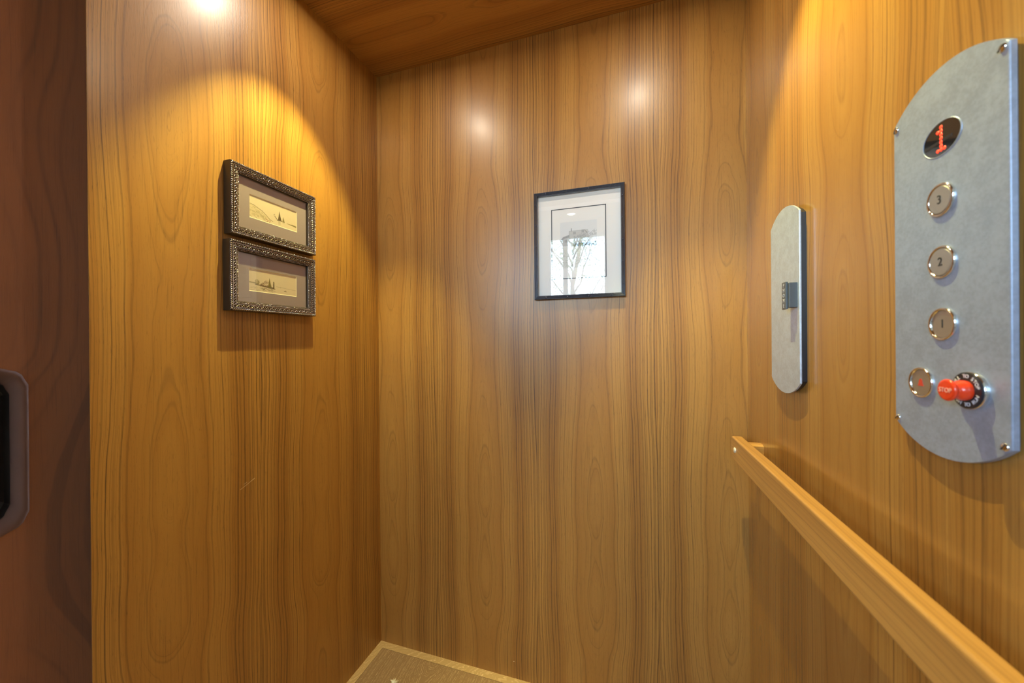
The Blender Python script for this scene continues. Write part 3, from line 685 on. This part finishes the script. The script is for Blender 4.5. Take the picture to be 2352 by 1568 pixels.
sketch(0.4360, 1.2905, 0.244, 0.166, 0.136, 0.0560, -0.003, 2, 'lower of the two small rope-edged frames, sketch of twin sails beside trees on the water')

def art_house():
    nx, ny = 130, 165; asp = 0.79; c = canvas(nx, ny, (0.80, 0.81, 0.81)); rng = np.random.default_rng(7)
    X, Y = np.meshgrid(np.linspace(0, asp, nx), np.linspace(0, 1, ny)); INK = (0.10, 0.10, 0.10); G_ = (0.36, 0.37, 0.38)
    blend(c, (Y > 0.55).astype(float), (0.78, 0.80, 0.83), .5)
    blend(c, poly(X, Y, [(.20, .48), (.20, .80), (.60, .80), (.66, .48)]), (0.58, .58, .57), .9)      # main block
    blend(c, poly(X, Y, [(0, .48), (0, .58), (.05, .66), (.20, .70), (.20, .48)]), (0.52, .53, .54), .9)
    blend(c, poly(X, Y, [(0, .60), (.06, .68), (.20, .72), (.20, .665), (.10, .65), (.02, .59)]), G_, .9)
    blend(c, seg(X, Y, .20, .48, .20, .80, .004), G_, .8); blend(c, seg(X, Y, .20, .80, .60, .80, .004), G_, .7); blend(c, seg(X, Y, 0, .48, 0, .58, .005), G_, .8)
    blend(c, seg(X, Y, .245, .80, .245, .85, .008), INK, .8)
    for wx, wy in ((.29, .72), (.47, .745), (.29, .57), (.10, .56)):
        blend(c, poly(X, Y, [(wx, wy), (wx+.05, wy), (wx+.05, wy+.06), (wx, wy+.06)]), G_, .9); blend(c, seg(X, Y, wx+.025, wy, wx+.025, wy+.06, .003), (0.7, .7, .7), .7)
    for _ in range(420):
        x = rng.uniform(.30, asp); y = rng.uniform(.50, .60+.20*(x/asp)); s = rng.uniform(.004, .012); blend(c, seg(X, Y, x, y, x+rng.uniform(-.02, .02), y+rng.uniform(-.02, .02), s*.6), G_, .55)
    for _ in range(420):
        x = rng.uniform(.30, asp); y = rng.uniform(.44, .53); blend(c, seg(X, Y, x, y, x+rng.uniform(-.02, .02), y+rng.uniform(-.015, .015), .007), INK, .75)
    blend(c, seg(X, Y, .53, .80, .58, .74, .006), INK, .6)
    blend(c, (Y < .46).astype(float), (0.70, 0.71, 0.66), .6)  # from here down: tree reflections of the glass, painted into the print
    for _ in range(300):
        x = rng.uniform(0, asp); y = rng.uniform(0, .44); blend(c, seg(X, Y, x, y, x+rng.uniform(-.05, .05), y+rng.uniform(-.02, .03), .004), (0.40, .42, .36), .45)
    for a in ((.25, 0, .32, .30), (.32, .30, .45, .46), (.32, .25, .22, .44), (.55, 0, .60, .22), (.60, .22, .72, .36)): blend(c, seg(X, Y, *a, .010), G_, .7)
    return c
bx0, bx1, bz0, bz1 = 0.6114, 0.8939, 1.2626, 1.6066
fw, fh = bx1-bx0, bz1-bz0
fb = wall_empty('framed_print', 'back', (bx0+bx1)/2, (bz0+bz1)/2)
tag(fb, 'upright house print with wide white mat in a thin slate frame, back wall', 'picture')
bm = bmesh.new(); d = 0.018; fwid = 0.0125
prof = [(0, 0), (0, d-0.004), (0.0008, d-0.002)]
for k in range(4):
    a = 0.0012+k*0.0026; prof += [(a, d-0.0022+0.0002*k), (a+0.0004, d-0.0004), (a+0.0013, d), (a+0.0022, d-0.0004), (a+0.0026, d-0.0020)]
prof += [(fwid, d-0.004), (fwid, 0.004), (0.007, 0)]
moulding(bm, fw, fh, prof); mesh_obj('frame', bm, blue_frame, fb)
P_ = frame_path(fw, fh, fwid/2)
for i in range(4):
    A = Vector((*P_[i], 0)); B_ = Vector((*P_[(i+1) % 4], 0)); t = (B_-A).normalized(); L = (B_-A).length; nn = Vector((t.y, -t.x, 0)); cnt = 4 if L < 0.3 else 5
    for k in range(cnt):
        p = A + t*(L*(k+0.5)/cnt); bm = bmesh.new()
        for s in (-1, 1):
            dd = (nn*0.75 + t*0.66*s).normalized(); blob(bm, (p.x, p.y, d-0.0002), 0.0084, 0.0010, 0.0012, dd, dd.cross(Vector((0, 0, 1))).normalized())
        blob(bm, (p.x, p.y, d-0.0002), 0.0022, 0.0018, 0.0018, t, nn)
        mesh_obj('ribbon_tie', bm, blue_frame, fb, smooth=True)
iw, ih = fw-2*fwid+0.002, fh-2*fwid+0.002; cxw = (bx0+bx1)/2; czw = (bz0+bz1)/2
bm = bmesh.new(); box(bm, -iw/2, iw/2, -ih/2, ih/2, 0.003, 0.006); mesh_obj('mat_board', bm, mat_white, fb)
lx0, lx1, ly0, ly1 = 0.667-cxw, 0.8382-cxw, 1.3258-czw, 1.5502-czw; lw = 0.0025
bm = bmesh.new()
for q in ((lx0, lx1, ly0, ly0+lw), (lx0, lx1, ly1-lw, ly1), (lx0, lx0+lw, ly0+lw, ly1-lw), (lx1-lw, lx1, ly0+lw, ly1-lw)): box(bm, q[0], q[1], q[2], q[3], 0.006, 0.0064)
mesh_obj('ink_border', bm, line_ink, fb)
art_mesh('print', art_house(), 0.6954-cxw, 0.8098-cxw, 1.3600-czw, 1.5060-czw, 0.0063, fb)
bm = bmesh.new(); box(bm, -iw/2, iw/2, -ih/2, ih/2, 0.0085, 0.0105); mesh_obj('glass', bm, glass, fb)

# ------------------------------------------------------------------ scrap of fluff on the floor
random.seed(3)
bm = bmesh.new()
for k in range(34):
    a = random.uniform(0.2, 2.9); L = random.uniform(0.008, 0.02); s = Vector((0.152, -0.139, 0.001)); e_ = s + Vector((math.cos(a)*L, math.sin(a)*L, random.uniform(0.001, 0.006)))
    w_ = Vector((-math.sin(a), math.cos(a), 0))*0.0009; mid_ = (s+e_)/2 + Vector((0, 0, 0.003))
    v = [bm.verts.new(p) for p in (s-w_, s+w_, mid_+w_, mid_-w_, e_)]; bm.faces.new((v[0], v[1], v[2], v[3])); bm.faces.new((v[3], v[2], v[4]))
blob(bm, (0.152, -0.142, 0.003), 0.009, 0.007, 0.003, Vector((1, 0, 0)), Vector((0, 1, 0)))
tag(mesh_obj('fluff_tuft', bm, fluff), 'small tuft of frayed white fibres lying on the oak floor', 'tuft')
